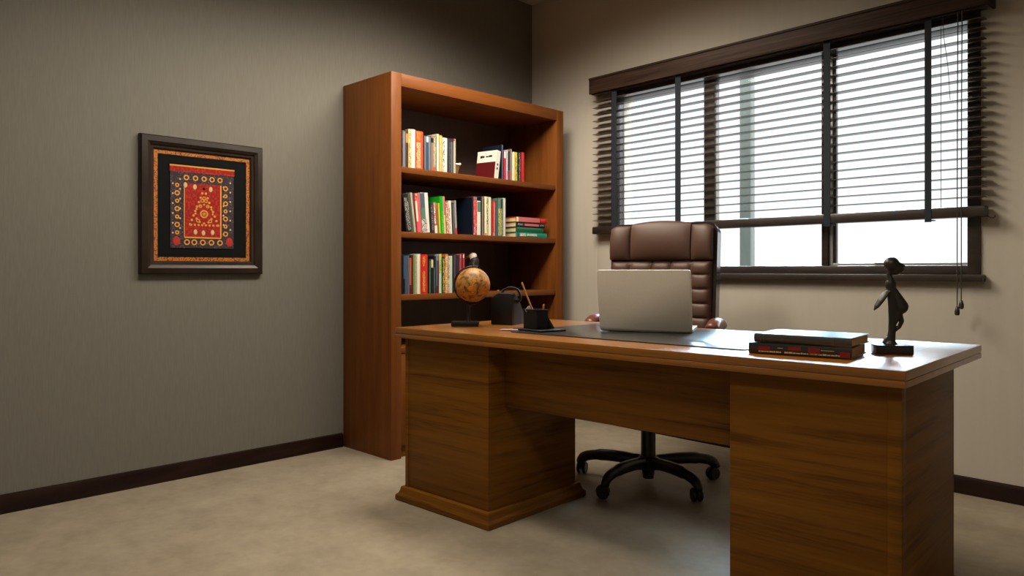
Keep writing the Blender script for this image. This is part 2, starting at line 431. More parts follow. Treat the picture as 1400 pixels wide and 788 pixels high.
for a, b, hy in ((.068, ym - .0015, ym - .05), (ym + .0015, BWid - .068, ym + .05)):
    bm = BM(); box(bm, BD - .034, BD - .014, a, b, .064, .552, .002); d = obj('door', bm, M_bcV, case)
    bm = BM(); lathe(bm, [(.004, 0), (.004, .012), (.011, .016), (.012, .022), (.006, .027)], 16, Matrix.Translation((BD - .014, hy, .50)) @ Matrix.Rotation(pi / 2, 4, 'Y'))
    obj('knob', bm, mat('brass_knob', rgb(180, 140, 70), .3, .9), d)

# ------------------------------------------------------------------ books on the shelves
M_page = mat('book_pages', rgb(228, 206, 160), .9, bump=.5, bscale=600)
C = {
 'grey': rgb(120, 126, 134), 'brown': rgb(74, 46, 30), 'cream': rgb(226, 206, 150), 'white': rgb(236, 236, 226), 'orange': rgb(226, 82, 48),
 'red': rgb(206, 34, 26), 'slate': rgb(62, 84, 108), 'lilac': rgb(128, 132, 156), 'taupe': rgb(142, 126, 112), 'mint': rgb(208, 222, 202),
 'gold': rgb(206, 168, 70), 'charcoal': rgb(54, 50, 56), 'silver': rgb(168, 166, 160), 'palegrey': rgb(190, 186, 168), 'navy': rgb(14, 26, 44),
 'crimson': rgb(196, 44, 64), 'paleblue': rgb(176, 190, 216), 'maroon': rgb(92, 16, 22), 'yellow': rgb(226, 210, 80), 'black': rgb(20, 20, 22),
 'sage': rgb(176, 190, 168), 'pink': rgb(232, 92, 110), 'green': rgb(22, 176, 28), 'darkgreen': rgb(22, 60, 44), 'terracotta': rgb(170, 98, 76),
 'ivory': rgb(240, 238, 204), 'teal': rgb(30, 150, 128), 'emerald': rgb(10, 104, 70), 'rose': rgb(214, 120, 122), 'plum': rgb(50, 36, 50),
 'seagreen': rgb(92, 132, 112), 'olive': rgb(136, 150, 74), 'amber': rgb(220, 140, 50), 'bluegrey': rgb(84, 96, 116), 'hotred': rgb(216, 48, 44),
}
def cm(k): return mat('cover_' + k, C[k], .45)
def pm(base, ink, z=160, thr=.5): return speck('print_%s_%s_%d_%d' % (base, ink, z, thr * 100), C[base], C[ink], (320, 320, z), thr)

SX = -3.180
def book(label, group, y, t, h, z, cover, bands=(), depth=.17, lean=0.0, sx=SX, rz=0.0):
    """spine faces +x; y is the lower-left corner of the spine; bands=(y0,y1,z0,z1,material) fractions on the spine"""
    bt = min(.003, t * .18)
    bm = BM()
    box(bm, -depth, 0, 0, bt, 0, h, .0006, 1); box(bm, -depth, 0, t - bt, t, 0, h, .0006, 1)
    # gently rounded spine
    n = 6; pts = [(-.004, 0), (-.004, t)]
    arc = [(.0022 * sin(pi * k / n) + 0.0, t - t * k / n) for k in range(n + 1)]
    prism(bm, [(-.004, 0)] + arc[::-1] + [(-.004, t)], 0, h, 'z')
    o = obj('book', bm, cm(cover) if isinstance(cover, str) else cover)
    tag(o, label, 'book', group); place(o, (sx, y, z), rz, lean)
    bm = BM(); box(bm, -depth + .004, -.004, bt, t - bt, .003, h - .003); obj('page_block', bm, M_page, o, 0)
    for y0, y1, z0, z1, m in bands:
        bm = BM()
        k = 4; a = [(.0022 * sin(pi * (y0 + (y1 - y0) * i / k)) + .0008, t * (y0 + (y1 - y0) * i / k)) for i in range(k + 1)]
        prism(bm, [(-.001, t * y0)] + a + [(-.001, t * y1)], h * z0, h * z1, 'z')
        obj('spine_band', bm, m if not isinstance(m, str) else cm(m), o)
    return o

G1, G2, G3 = 'books on the top shelf', 'books on the middle shelf', 'books on the lower shelf'
Z1, Z2, Z3 = 1.548, 1.203, .868
S1 = [
 ('slim grey book against the left side of the top shelf', 2.391, .019, .196, 'grey', [(.1, .5, .02, .98, 'lilac')]),
 ('dark brown book with an orange top band, top shelf', 2.4115, .017, .205, 'brown', [(.05, .95, .66, .90, cm('amber'))]),
 ('cream book with dotted gold spine beside the brown book', 2.4295, .020, .211, 'cream', [(.1, .9, .03, .97, pm('cream', 'brown', 120, .54))]),
 ('plain white book left of the thick orange one', 2.4505, .026, .213, 'white', [(.75, 1, .0, 1, 'sage')]),
 ('thick orange red book with pale lettering, top shelf', 2.480, .050, .209, 'orange', [(.1, .62, .04, .70, pm('orange', 'cream', 110, .47)), (.1, .62, .76, .97, pm('orange', 'amber', 110, .47))]),
 ('slate blue book with a white top patch, top shelf', 2.537, .031, .190, 'slate', [(.45, .95, .82, .98, 'white'), (.02, .3, .02, .98, 'grey')]),
 ('slim lilac grey book right of the slate blue one', 2.5695, .013, .187, 'lilac', []),
 ('taupe spotted book with a dark top and red foot', 2.586, .035, .197, 'taupe', [(.0, .45, .8, .93, 'black'), (.45, .95, .12, .97, pm('taupe', 'cream', 130, .5)), (.2, .9, .0, .1, 'orange')]),
 ('pale mint slim book left of the gold spotted one', 2.6255, .018, .211, 'mint', [(.05, .95, .80, .99, 'cream')]),
 ('gold spotted book left of the white dotted one', 2.6455, .021, .206, 'gold', [(.05, .95, .02, .97, pm('gold', 'cream', 150, .5))]),
 ('white book with a dotted left edge, top shelf', 2.6685, .034, .196, 'white', [(.04, .4, .03, .97, pm('white', 'brown', 130, .52))]),
 ('charcoal book right of the white dotted one', 2.7065, .021, .196, 'charcoal', [(.55, .9, .05, .9, pm('charcoal', 'grey', 130, .5))]),
 ('charcoal book with silver lines near the gap', 2.7295, .019, .198, 'charcoal', [(.1, .35, .02, .9, 'grey'), (.6, .8, .02, .9, 'grey')]),
 ('slim pale grey book ending the left row, top shelf', 2.7505, .016, .200, 'palegrey', [(.0, .4, .93, 1, 'crimson')]),
]
for r in S1: book(r[0], G1, r[1], r[2], r[3], Z1, r[4], r[5], depth=random.uniform(.15, .19))
S1b = [
 ('tall dark navy book with a pale blue spine, top shelf', 3.134, .014, .213, 'navy', [(.1, .9, .01, .99, 'bluegrey')]),
 ('crimson book with a white head right of the navy book', 3.154, .018, .177, 'crimson', [(.05, .95, .75, .98, 'white')]),
 ('pale blue slim book on the right of the top shelf', 3.1735, .015, .186, 'paleblue', [(.3, .9, .3, .95, pm('paleblue', 'white', 130, .5))]),
 ('charcoal slim book with a dark red foot, top shelf', 3.192, .015, .178, 'charcoal', [(.05, .95, .03, .35, 'crimson')]),
 ('taupe slim book between charcoal and ivory books, top shelf', 3.2085, .015, .194, 'taupe', [(.6, .95, .02, .98, 'palegrey')]),
 ('ivory book right of the taupe slim book', 3.2275, .023, .179, 'ivory', []),
 ('yellow book with black marks, top shelf', 3.2525, .020, .180, 'yellow', [(.05, .95, .03, .97, pm('yellow', 'black', 110, .52))]),
 ('black book with grey marks left of the red end book', 3.2765, .026, .185, 'black', [(.25, .85, .03, .95, pm('black', 'silver', 90, .52))]),
 ('red book ending the right row, top shelf', 3.308, .026, .186, 'hotred', [(.05, .35, .02, .98, 'crimson')]),
]
for r in S1b: book(r[0], G1, r[1], r[2], r[3], Z1, r[4], r[5], depth=random.uniform(.16, .19))
# the white and maroon book that leans against the navy one
def two_tone_book():
    t, h, d = .036, .178, .15
    bm = BM(); box(bm, -d, 0, 0, .003, 0, h, .0006, 1); box(bm, -d, 0, t - .003, t, 0, h, .0006, 1); box(bm, -.004, .001, 0, t, 0, h, .0006, 1)
    o = obj('book', bm, cm('white')); tag(o, 'white and maroon book leaning against the tall navy book', 'book', G1)
    place(o, (SX + .006, 3.068, Z1), radians(8), radians(-9))
    o.location.z += 0.0
    bm = BM(); box(bm, -d + .004, -.004, .003, t - .003, .003, h - .003); obj('page_block', bm, M_page, o, 0)
    bm = BM(); box(bm, -d + .0, -.004, -.0008, 0.001, .001, h * .60); obj('maroon_panel', bm, cm('maroon'), o, 0)
    bm = BM()
    for a, b, z0, z1 in ((-.125, -.108, .135, .150), (-.106, -.094, .136, .149), (-.082, -.064, .138, .146), (-.060, -.034, .138, .149)):
        box(bm, a, b, -.0008, .001, z0, z1)
    obj('cover_lettering', bm, cm('black'), o, 0)
    bm = BM()
    for z in (.085, .060): box(bm, 0, .0018, .010, .022, z, z + .013)
    obj('spine_lettering', bm, cm('black'), o, 0)
two_tone_book()

S2 = [
 ('leaning black book with silver writing, left end of middle shelf', 2.4165, .036, .205, 'black', [(.2, .9, .04, .9, pm('black', 'silver', 110, .5))], .135),
 ('slim sage leaning book beside the black one, middle shelf', 2.469, .013, .216, 'sage', [], .135),
 ('leaning pink book with a cream edge, middle shelf', 2.492, .028, .214, 'pink', [(.0, .38, .28, .80, 'ivory'), (.0, .5, .86, 1, pm('cream', 'maroon', 100, .5))], .105),
 ('wide grey and white leaning book, middle shelf', 2.526, .052, .219, 'white', [(.0, .5, .62, .99, 'bluegrey'), (.0, .5, .34, .62, 'seagreen'), (.0, .62, .02, .34, pm('white', 'black', 110, .48))], .075),
 ('short charcoal book right of the wide grey and white book', 2.5885, .021, .170, 'charcoal', [(.3, .8, .05, .9, pm('charcoal', 'silver', 110, .52))], .07),
 ('short orange and white book, middle shelf', 2.6125, .021, .172, 'terracotta', [(.05, .95, .0, .25, 'white'), (.05, .5, .3, .98, pm('white', 'terracotta', 90, .5))], .07),
 ('very slim yellow book beside the bright green one', 2.6465, .009, .170, 'yellow', [], .06),
 ('bright green tall book, middle shelf', 2.6575, .023, .209, 'green', [(.5, .95, .02, .6, pm('green', 'yellow', 100, .55))], .055),
 ('slim cream and pink book behind the bright green spine', 2.6815, .014, .210, 'cream', [(.1, .9, .5, .98, 'rose')], .055),
 ('terracotta dotted book left of a white one, middle shelf', 2.6985, .021, .186, 'terracotta', [(.05, .95, .02, .95, pm('terracotta', 'ivory', 110, .52))], .055),
 ('white book right of the terracotta dotted one', 2.7205, .020, .189, 'white', [(.1, .35, .02, .9, pm('white', 'terracotta', 110, .52))], .05),
 ('slim charcoal book between white and silver ones, middle shelf', 2.743, .016, .179, 'charcoal', [(.4, .7, .02, .95, 'grey')], .045),
 ('slim silver book with a red foot, middle shelf', 2.764, .014, .193, 'silver', [(.05, .95, .0, .18, 'crimson')], .05),
]
for r in S2: book(r[0], G2, r[1], r[2], r[3], Z2, r[4], r[5], depth=random.uniform(.13, .16), lean=r[6])
S2b = [
 ('large dark navy book showing its cover, middle shelf', 2.890, .013, .222, 'navy', [], .22),
 ('red patterned book right of the navy cover, middle shelf', 2.904, .028, .226, 'hotred', [(.05, .95, .3, .92, pm('hotred', 'rose', 110, .5)), (.05, .95, .02, .3, pm('crimson', 'white', 110, .56)), (.05, .95, .93, .99, 'lilac')], .19),
 ('white book with a sage top, middle shelf', 2.933, .028, .203, 'white', [(.05, .95, .68, .97, 'seagreen')], .16),
 ('slim midnight blue book left of the taupe and maroon book', 2.962, .0095, .229, 'navy', [], .17),
 ('taupe and maroon book, middle shelf', 2.9725, .019, .231, 'taupe', [(.5, .95, .05, .95, 'maroon')], .17),
 ('cream book with dark green lettering, middle shelf', 2.9925, .030, .232, 'ivory', [(.5, .98, .08, .97, pm('ivory', 'darkgreen', 80, .48)), (.05, .95, .0, .07, pm('cream', 'crimson', 90, .5))], .17),
 ('ivory book with a mint edge, middle shelf', 3.0245, .022, .231, 'ivory', [(.75, 1, .02, .98, 'mint')], .17),
 ('red book with a pale edge, middle shelf', 3.0555, .028, .209, 'hotred', [(.5, .78, .12, .95, 'silver'), (.2, .8, .0, .1, 'silver')], .16),
 ('slim navy grey book right of the red pale edged one', 3.0875, .013, .214, 'bluegrey', [(.5, .8, .05, .95, 'seagreen')], .16),
 ('green book with yellow flowers, middle shelf', 3.1035, .038, .231, 'seagreen', [(.1, .95, .02, .72, pm('seagreen', 'yellow', 90, .5)), (.6, .95, .74, .97, 'darkgreen')], .17),
 ('white book at the right end of the upright row, middle shelf', 3.143, .025, .234, 'white', [(.0, .2, .02, .98, 'lilac')], .17),
]
for r in S2b: book(r[0], G2, r[1], r[2], r[3], Z2, r[4], r[5], depth=r[6])

# stack lying flat: spine faces +x, length along y
def flat_book(label, y, L, z, t, cover, bands, depth, group='books stacked flat on the middle shelf'):
    bt = .003
    bm = BM(); box(bm, -depth, 0, 0, L, 0, bt, .0006, 1); box(bm, -depth, 0, 0, L, t - bt, t, .0006, 1)
    n = 6; arc = [(.0025 * sin(pi * k / n), t * k / n) for k in range(n + 1)]
    prism(bm, [(-.004, 0)] + arc + [(-.004, t)], 0, L, 'y')
    o = obj('book', bm, cm(cover)); tag(o, label, 'book', group); place(o, (SX, y, z))
    bm = BM(); box(bm, -depth + .004, -.004, .0035, L - .0035, bt, t - bt); obj('page_block', bm, M_page, o, 0)
    for y0, y1, z0, z1, m in bands:
        bm = BM(); box(bm, -.001, .0034, L * y0, L * y1, t * z0, t * z1)
        obj('spine_band', bm, m if not isinstance(m, str) else cm(m), o)
    return o
zz = Z2
for lb, L, t, cv, bands in (
 ('bright teal book at the bottom of the flat stack', .283, .030, 'teal', [(.10, .30, .2, .85, pm('teal', 'white', 150, .45)), (.33, .66, .3, .8, pm('teal', 'white', 150, .45)), (.03, .1, .05, .95, 'slate')]),
 ('dark green book second from the bottom of the flat stack', .247, .031, 'emerald', [(.03, .9, .72, .95, 'seagreen')]),
 ('black book with a pale title in the flat stack', .261, .031, 'black', [(.04, .22, .35, .75, pm('black', 'silver', 150, .45)), (.28, .78, .3, .75, 'rose'), (.82, .97, .3, .75, pm('black', 'silver', 150, .5))]),
 ('pink and red book on top of the flat stack', .282, .031, 'red', [(.07, .75, .05, .95, 'rose'), (.0, .06, .05, .95, 'ivory'), (.80, .92, .4, .8, pm('red', 'rose', 150, .5))])):
    flat_book(lb, 3.262, L, zz, t, cv, bands, .15); zz += t + .0012

S3 = [
 ('slate blue book at the left end of the lower shelf', 2.397, .024, .207, 'slate', [(.0, .35, .02, .4, 'black')]),
 ('slim blue grey book beside the slate blue one', 2.4225, .011, .209, 'bluegrey', []),
 ('slim terracotta book with a dark red foot, lower shelf', 2.4345, .015, .196, 'terracotta', [(.1, .95, .0, .25, 'maroon'), (.4, .95, .86, .98, 'hotred')]),
 ('dark brown slim book left of the green striped one', 2.4505, .013, .211, 'brown', []),
 ('green and cream striped book, lower shelf', 2.4645, .0235, .218, 'sage', [(.05, .4, .02, .98, 'olive'), (.45, .9, .02, .95, pm('sage', 'olive', 110, .5))]),
 ('white book left of the thick red one', 2.489, .0215, .218, 'white', [(.7, .95, .02, .98, 'cream')]),
 ('thick bright red book with gold lettering, lower shelf', 2.5115, .050, .216, 'red', [(.28, .62, .06, .58, pm('red', 'gold', 120, .46)), (.28, .62, .70, .95, pm('red', 'gold', 120, .48))]),
 ('dark green slim book right of the thick red one', 2.5695, .015, .190, 'darkgreen', [(.3, .6, .02, .95, 'seagreen')]),
 ('black book with a cream top, lower shelf', 2.5855, .016, .192, 'black', [(.05, .95, .75, .98, 'cream')]),
 ('navy book with a pale stripe, lower shelf', 2.6045, .015, .208, 'navy', [(.1, .35, .02, .7, 'seagreen')]),
 ('lilac topped blue book with a maroon foot, lower shelf', 2.6205, .019, .208, 'bluegrey', [(.05, .95, .88, .99, 'lilac'), (.1, .95, .0, .2, 'maroon'), (.6, .95, .2, .88, 'maroon')]),
 ('white book with a yellow top, lower shelf', 2.6435, .0175, .220, 'mint', [(.05, .95, .88, .99, 'yellow'), (.1, .9, .5, .86, pm('yellow', 'seagreen', 100, .5))]),
 ('green book with yellow dots, lower shelf', 2.6625, .0235, .205, 'darkgreen', [(.3, .95, .02, .95, pm('darkgreen', 'yellow', 110, .5))]),
 ('orange dotted book left of the pale mint one', 2.688, .021, .221, 'amber', [(.05, .95, .02, .95, pm('amber', 'ivory', 110, .54))]),
 ('pale mint book left of the globe, lower shelf', 2.7105, .030, .211, 'mint', [(.0, .25, .02, .98, pm('mint', 'grey', 100, .5))]),
 ('charcoal book behind the left of the globe', 2.745, .0195, .220, 'charcoal', [(.6, .8, .02, .98, 'grey')]),
 ('plum book behind the globe', 2.7655, .031, .216, 'plum', [(.2, .35, .02, .95, 'charcoal')]),
 ('slim red book rising behind the globe', 2.798, .0115, .221, 'rose', [(.1, .6, .02, .9, 'hotred')]),
 ('slim dark book between two red ones behind the globe', 2.8105, .0105, .214, 'charcoal', []),
 ('slim crimson book ending the row behind the globe', 2.8215, .0135, .227, 'crimson', [(.0, .45, .88, .97, 'white')]),
]
for r in S3: book(r[0], G3, r[1], r[2], r[3], Z3, r[4], r[5], depth=random.uniform(.14, .19))

# small ornament on the top shelf
def remesh(o, vox, it=3):
    m = o.modifiers.new('remesh', 'REMESH'); m.mode = 'VOXEL'; m.voxel_size = vox; m.use_smooth_shade = True
    s = o.modifiers.new('smooth', 'SMOOTH'); s.iterations = it; s.factor = .5
orn = thing('shell_ornament', 'small tan shell ornament with a white ruffled rim, top shelf', 'ornament', (-3.215, 2.796, Z1), radians(20))
bm = BM(); lathe(bm, [(.010, 0), (.013, .004), (.016, .020), (.022, .040), (.028, .054), (.026, .054), (.018, .036), (.008, .01)], 24); obj('bowl', bm, mat('tan_shell', rgb(150, 120, 86), .5, bump=.4, bscale=80), orn)
bm = BM()
for k in range(9):
    an = 2 * pi * k / 9; ball(bm, (.024 * cos(an), .024 * sin(an), .058 + .005 * (k % 2)), (.010, .010, .008), 2)
rf = obj('rim', bm, mat('white_shell', rgb(240, 234, 220), .5), orn); remesh(rf, .002, 3)

# eagle figure on the lower shelf
eag = thing('eagle_figurine', 'small eagle figurine with white head behind the globe, lower shelf', 'figurine', (-3.21, 2.932, Z3), radians(-48))
bm = BM()
ball(bm, (0, .0, .125), (.040, .034, .075), 3); ball(bm, (0, .006, .18), (.030, .028, .035), 3)
tube(bm, [(0, .01, .14), (.0, .05, .06), (0, .07, .02)], [.03, .024, .012], 12, .6)
for s in (-1, 1):
    tube(bm, [(s * .03, 0, .17), (s * .042, .02, .11), (s * .032, .05, .05)], [.016, .022, .006], 10, .6)
    tube(bm, [(s * .016, -.01, .07), (s * .018, -.014, .0)], [.016, .010], 10)
ball(bm, (0, .0, .010), (.045, .035, .012), 3)
b = obj('body', bm, mat('dark_feathers', rgb(34, 26, 24), .6, bump=.5, bscale=120), eag); remesh(b, .004, 3)
bm = BM(); ball(bm, (0, -.004, .212), (.021, .025, .022), 3); tube(bm, [(0, 0, .20), (0, .004, .185)], [.022, .025], 14)
h = obj('head', bm, mat('white_feathers', rgb(236, 230, 220), .7), eag); remesh(h, .003, 4)
bm = BM(); tube(bm, smoothpath([(0, -.020, .212), (0, -.040, .207), (0, -.052, .194)], 4), [.008, .0078, .0075, .007, .0065, .0055, .004, .003, .001], 10, .7)
obj('beak', bm, mat('yellow_beak', rgb(214, 160, 60), .5), eag)

# ------------------------------------------------------------------ desk
K1, K2, K3 = (0.080, 0.027, 0.002, 1), (0.172, 0.066, 0.004, 1), (0.225, 0.092, 0.008, 1)
M_dkH = wood('desk_wood_level', K1, K2, K3, (1.1, 1.1, 26), 0.5, 0.0, contrast=.75, spec=.2)
M_dkY = wood('desk_wood_across', K1, K2, K3, (26, 1.1, 26), 0.5, 0.0, contrast=.75, spec=.2)
M_dkT = wood('desk_top_wood', (0.18, 0.060, 0.003, 1), (0.29, 0.104, 0.005, 1), (0.35, 0.135, 0.010, 1), (1.1, 26, 26), 0.32, .9, contrast=.6)
M_dkT.node_tree.nodes['Principled BSDF'].inputs['Coat Roughness'].default_value = .26
M_dkT.node_tree.nodes['Principled BSDF'].inputs['Specular IOR Level'].default_value = .4
ZD = .75
desk = thing('desk', 'large polished wooden office desk with two pedestals', 'desk', (-1.602, 2.375, 0), radians(1.6))
HW, HD = 1.010, .435
bm = BM(); box(bm, -HW, HW, -HD, HD, ZD - .024, ZD, .0025)
box(bm, -HW + .003, HW - .003, -HD + .003, HD - .003, ZD - .027, ZD - .022)
box(bm, -HW, HW, -HD, HD, ZD - .044, ZD - .0262, .0025)
obj('desktop', bm, M_dkT, desk)
bm = BM(); box(bm, .899, .902, -.26, .375, ZD - .001, ZD + .0004); box(bm, .60, .902, -.262, -.259, ZD - .001, ZD + .0004); obj('inlay_line', bm, mat('dark_inlay', (0.01, 0.008, 0.007, 1), .4), desk, 0)
for x0, x1, post in ((-.982, -.477, -1), (.526, .990, 1)):
    bm = BM(); y0, y1 = -.395, .150
    box(bm, x0, x1, y0, y1, .02, ZD - .044, .002)
    # corner strip on the outer edge and a thin proud front board
    if post < 0: box(bm, x0 - .001, x0 + .018, y0 - .004, y0 + .03, .02, ZD - .045, .002)
    else: box(bm, x1 - .032, x1 + .002, y0 - .004, y0 + .03, .02, ZD - .045, .002)
    p = obj('pedestal', bm, M_dkH, desk)
    # stepped base moulding
    bm = BM()
    o1, o2 = .030, .016
    t = bmesh.new()
    pr = [(0.0, .060), (.012, .060), (.016, .056), (.018, .044), (.023, .032), (.031, .025), (.033, .021), (.033, .004), (.030, 0.0), (0, 0)]
    rr = []
    for dd, zz_ in pr:
        rr.append([t.verts.new((a, b, zz_)) for a, b in ((x0 - dd, y0 - dd), (x1 + dd, y0 - dd), (x1 + dd, y1 + dd), (x0 - dd, y1 + dd))])
    for A, B in zip(rr, rr[1:]):
        for k in range(4): t.faces.new((A[k], A[(k + 1) % 4], B[(k + 1) % 4], B[k]))
    bmesh.ops.recalc_face_normals(t, faces=t.faces[:])
    merge(bm, t)
    obj('base_moulding', bm, M_dkH, p, 25)
    # drawers on the sitter's side
    for k in range(3):
        za = .07 + k * .208
        bm = BM(); box(bm, x0 + .015, x1 - .015, y1, y1 + .018, za, za + .200, .003); d = obj('drawer', bm, M_dkH, p)
        bm = BM(); xm = (x0 + x1) / 2; tube(bm, smoothpath([(xm - .05, y1 + .018, za + .12), (xm - .045, y1 + .04, za + .12), (xm + .045, y1 + .04, za + .12), (xm + .05, y1 + .018, za + .12)], 3), .005, 8)
bm = BM(); box(bm, -.477, .526, -.305, -.285, .457, ZD - .044, .0015); obj('modesty_panel', bm, M_dkH, desk)

# desk pad
M_pad = mat('black_leather_pad', (0.016, 0.017, 0.018, 1), .36, coat=.5, bump=.12, bscale=700)
def rrect(w0, w1, h0, h1, r, n=6):
    P = []
    for cx, cy, a0 in ((w1 - r, h1 - r, 0), (w0 + r, h1 - r, 90), (w0 + r, h0 + r, 180), (w1 - r, h0 + r, 270)):
        for k in range(n + 1):
            a = radians(a0 + 90 * k / n); P.append((cx + r * cos(a), cy + r * sin(a)))
    return P
bm = BM(); prism(bm, rrect(-.5, .5, -.30, .30, .03), 0, .0035, 'z', .0008)
o = obj('desk_pad', bm, M_pad); place(o, (-1.585, 2.395, ZD + .0003), radians(1.6)); tag(o, 'black leather desk pad under the laptop', 'desk pad')

# ------------------------------------------------------------------ laptop
M_sil = mat('silver_laptop_shell', (0.86, 0.82, 0.73, 1), .45, .0)
lap = thing('laptop', 'open silver laptop on the black desk pad', 'laptop', (-1.6605, 2.432, ZD + .004), radians(25.8))
LW, LD = .363, .245
bm = BM(); prism(bm, rrect(-LW / 2, LW / 2, 0.004, LD, .012), .001, .013, 'z', .0015); base = obj('base', bm, M_sil, lap)
bm = BM(); box(bm, -LW / 2 + .02, LW / 2 - .02, .045, .150, .0125, .0135)
obj('keyboard', bm, mat('black_keys', (.012, .012, .012, 1), .5), base, 0)
bm = BM(); box(bm, -.055, .055, .165, .235, .0125, .0133); obj('trackpad', bm, mat('trackpad_grey', (.3, .29, .27, 1), .3), base, 0)
LM = Matrix.Translation((0, .003, .006)) @ Matrix.Rotation(radians(15), 4, 'X')
bm = BM(); prism(bm, rrect(-LW / 2, LW / 2, 0, .248, .012), -.004, .003, 'y', .0012, mtx=LM); lid = obj('lid', bm, M_sil, lap)
bm = BM(); box(bm, -LW / 2 + .008, LW / 2 - .008, .003, .0036, .012, .240, mtx=LM); obj('screen', bm, mat('dark_screen', (.01, .01, .011, 1), .15), lid, 0)
bm = BM(); tube(bm, [(-LW / 2 + .04, .006, .010), (LW / 2 - .04, .006, .010)], .006, 10); obj('hinge', bm, mat('dark_hinge', (.03, .03, .03, 1), .4), base)

# ------------------------------------------------------------------ globe
def globe_mat():
    m = bpy.data.materials.new('antique_globe_map'); m.use_nodes = True
    nt = m.node_tree; N = nt.nodes; L = nt.links; b = N['Principled BSDF']
    tc = N.new('ShaderNodeTexCoord')
    n = N.new('ShaderNodeTexNoise'); n.inputs['Scale'].default_value = 13; n.inputs['Detail'].default_value = 5; n.inputs['Roughness'].default_value = .6
    L.new(tc.outputs['Object'], n.inputs['Vector'])
    r = N.new('ShaderNodeValToRGB'); e = r.color_ramp.elements
    e[0].position = .36; e[0].color = rgb(104, 74, 40); e[1].position = .66; e[1].color = rgb(176, 136, 78)
    for p, c in ((.45, rgb(170, 124, 64)), (.505, rgb(186, 134, 62)), (.515, rgb(92, 60, 30)), (.53, rgb(214, 144, 34)), (.60, rgb(206, 124, 30))):
        k = e.new(p); k.color = c
    L.new(n.outputs['Fac'], r.inputs['Fac'])
    n2 = N.new('ShaderNodeTexNoise'); n2.inputs['Scale'].default_value = 60; n2.inputs['Detail'].default_value = 4
    L.new(tc.outputs['Object'], n2.inputs['Vector'])
    r2 = N.new('ShaderNodeValToRGB'); r2.color_ramp.elements[0].position = .36; r2.color_ramp.elements[0].color = (.25, .16, .1, 1); r2.color_ramp.elements[1].position = .46; r2.color_ramp.elements[1].color = (1, 1, 1, 1)
    L.new(n2.outputs['Fac'], r2.inputs['Fac'])
    mx = N.new('ShaderNodeMixRGB'); mx.blend_type = 'MULTIPLY'; mx.inputs['Fac'].default_value = .8
    L.new(r.outputs['Color'], mx.inputs['Color1']); L.new(r2.outputs['Color'], mx.inputs['Color2']); L.new(mx.outputs['Color'], b.inputs['Base Color'])
    b.inputs['Roughness'].default_value = .45; b.inputs['Specular IOR Level'].default_value = .4
    return m
M_blk = mat('black_satin_metal', (0.012, 0.012, 0.013, 1), .38, .3)
gb = thing('globe', 'antique brown desk globe on a black stand', 'globe', (-2.432, 2.196, ZD + .0005), TH)
zc = .182
bm = BM(); ball(bm, (0, 0, 0), .0765, 5); s = obj('sphere', bm, globe_mat(), gb); s.location = (0.016, 0, zc); s.rotation_euler = (radians(20), radians(15), radians(40))
bm = BM(); prism(bm, rrect(-.078, .042, -.04, .04, .006), 0, .020, 'z', .003); obj('base', bm, M_blk, gb)
bm = BM(); lathe(bm, [(.012, .02), (.0075, .028), (.0065, .06), (.0075, .088), (.010, .094)], 16, Matrix.Translation((-.004, 0, 0))); obj('post', bm, M_blk, gb)
bm = BM()
pts = []
for k in range(41):
    a = radians(-100 - 10 + (-205) * k / 40 + 30)
    pts.append((.016 + .0835 * cos(a), 0.0, zc + .0835 * sin(a)))
tube(bm, pts, .0032, 8, 1.8)
for a in (radians(72), radians(252)):
    lathe(bm, [(.004, -.008), (.004, .008)], 10, Matrix.Translation((.016 + .0815 * cos(a), 0, zc + .0815 * sin(a))) @ Matrix.Rotation(pi / 2 - a, 4, 'Y'))
obj('meridian_arm', bm, M_blk, gb)

# ------------------------------------------------------------------ black caddy with arched handle
M_blk2 = mat('black_painted_metal', (0.006, 0.007, 0.009, 1), .45, .0, spec=.3)
cad = thing('desk_caddy', 'black desk caddy with an arched handle beside the globe', 'caddy', (-2.371, 2.336, ZD + .0005), radians(20))
t = bmesh.new()
W, Dp = .053, .135
sec = [(0, .118, .142), (.028, .132, .146), (.06, .120, .132), (.095, .085, .095), (Dp, .045, .05)]
rings = []
for y, hs, ht in sec:
    pp = [(-W, 0), (W, 0), (W, hs + (ht - hs) * .75), (W * .85, ht), (-W * .35, ht), (-W, hs)]
    rings.append([t.verts.new((a, y, b)) for a, b in pp])
t.faces.new(rings[0]); t.faces.new(rings[-1][::-1])
for A, B in zip(rings, rings[1:]):
    for k in range(6): t.faces.new((A[k], B[k], B[(k + 1) % 6], A[(k + 1) % 6]))
bmesh.ops.recalc_face_normals(t, faces=t.faces[:])
bmesh.ops.bevel(t, geom=t.edges[:], offset=.0025, segments=2, profile=.5, affect='EDGES')
obj('body', t, M_blk2, cad, 30)
bm = BM(); tube(bm, smoothpath([(-.012, .030, .140), (-.004, .034, .156), (.026, .042, .168), (.054, .052, .160), (.068, .058, .134), (.064, .062, .112), (.050, .064, .10)], 5), .0052, 10, 1.5)
obj('handle', bm, mat('black_handle', (0.012, 0.015, 0.02, 1), .3), cad)
bm = BM(); lathe(bm, [(.005, 0), (.005, .010), (.003, .014)], 12, Matrix.Translation((-.026, .02, .143))); obj('clasp', bm, mat('brass_clasp', rgb(190, 150, 80), .35, .8), cad)

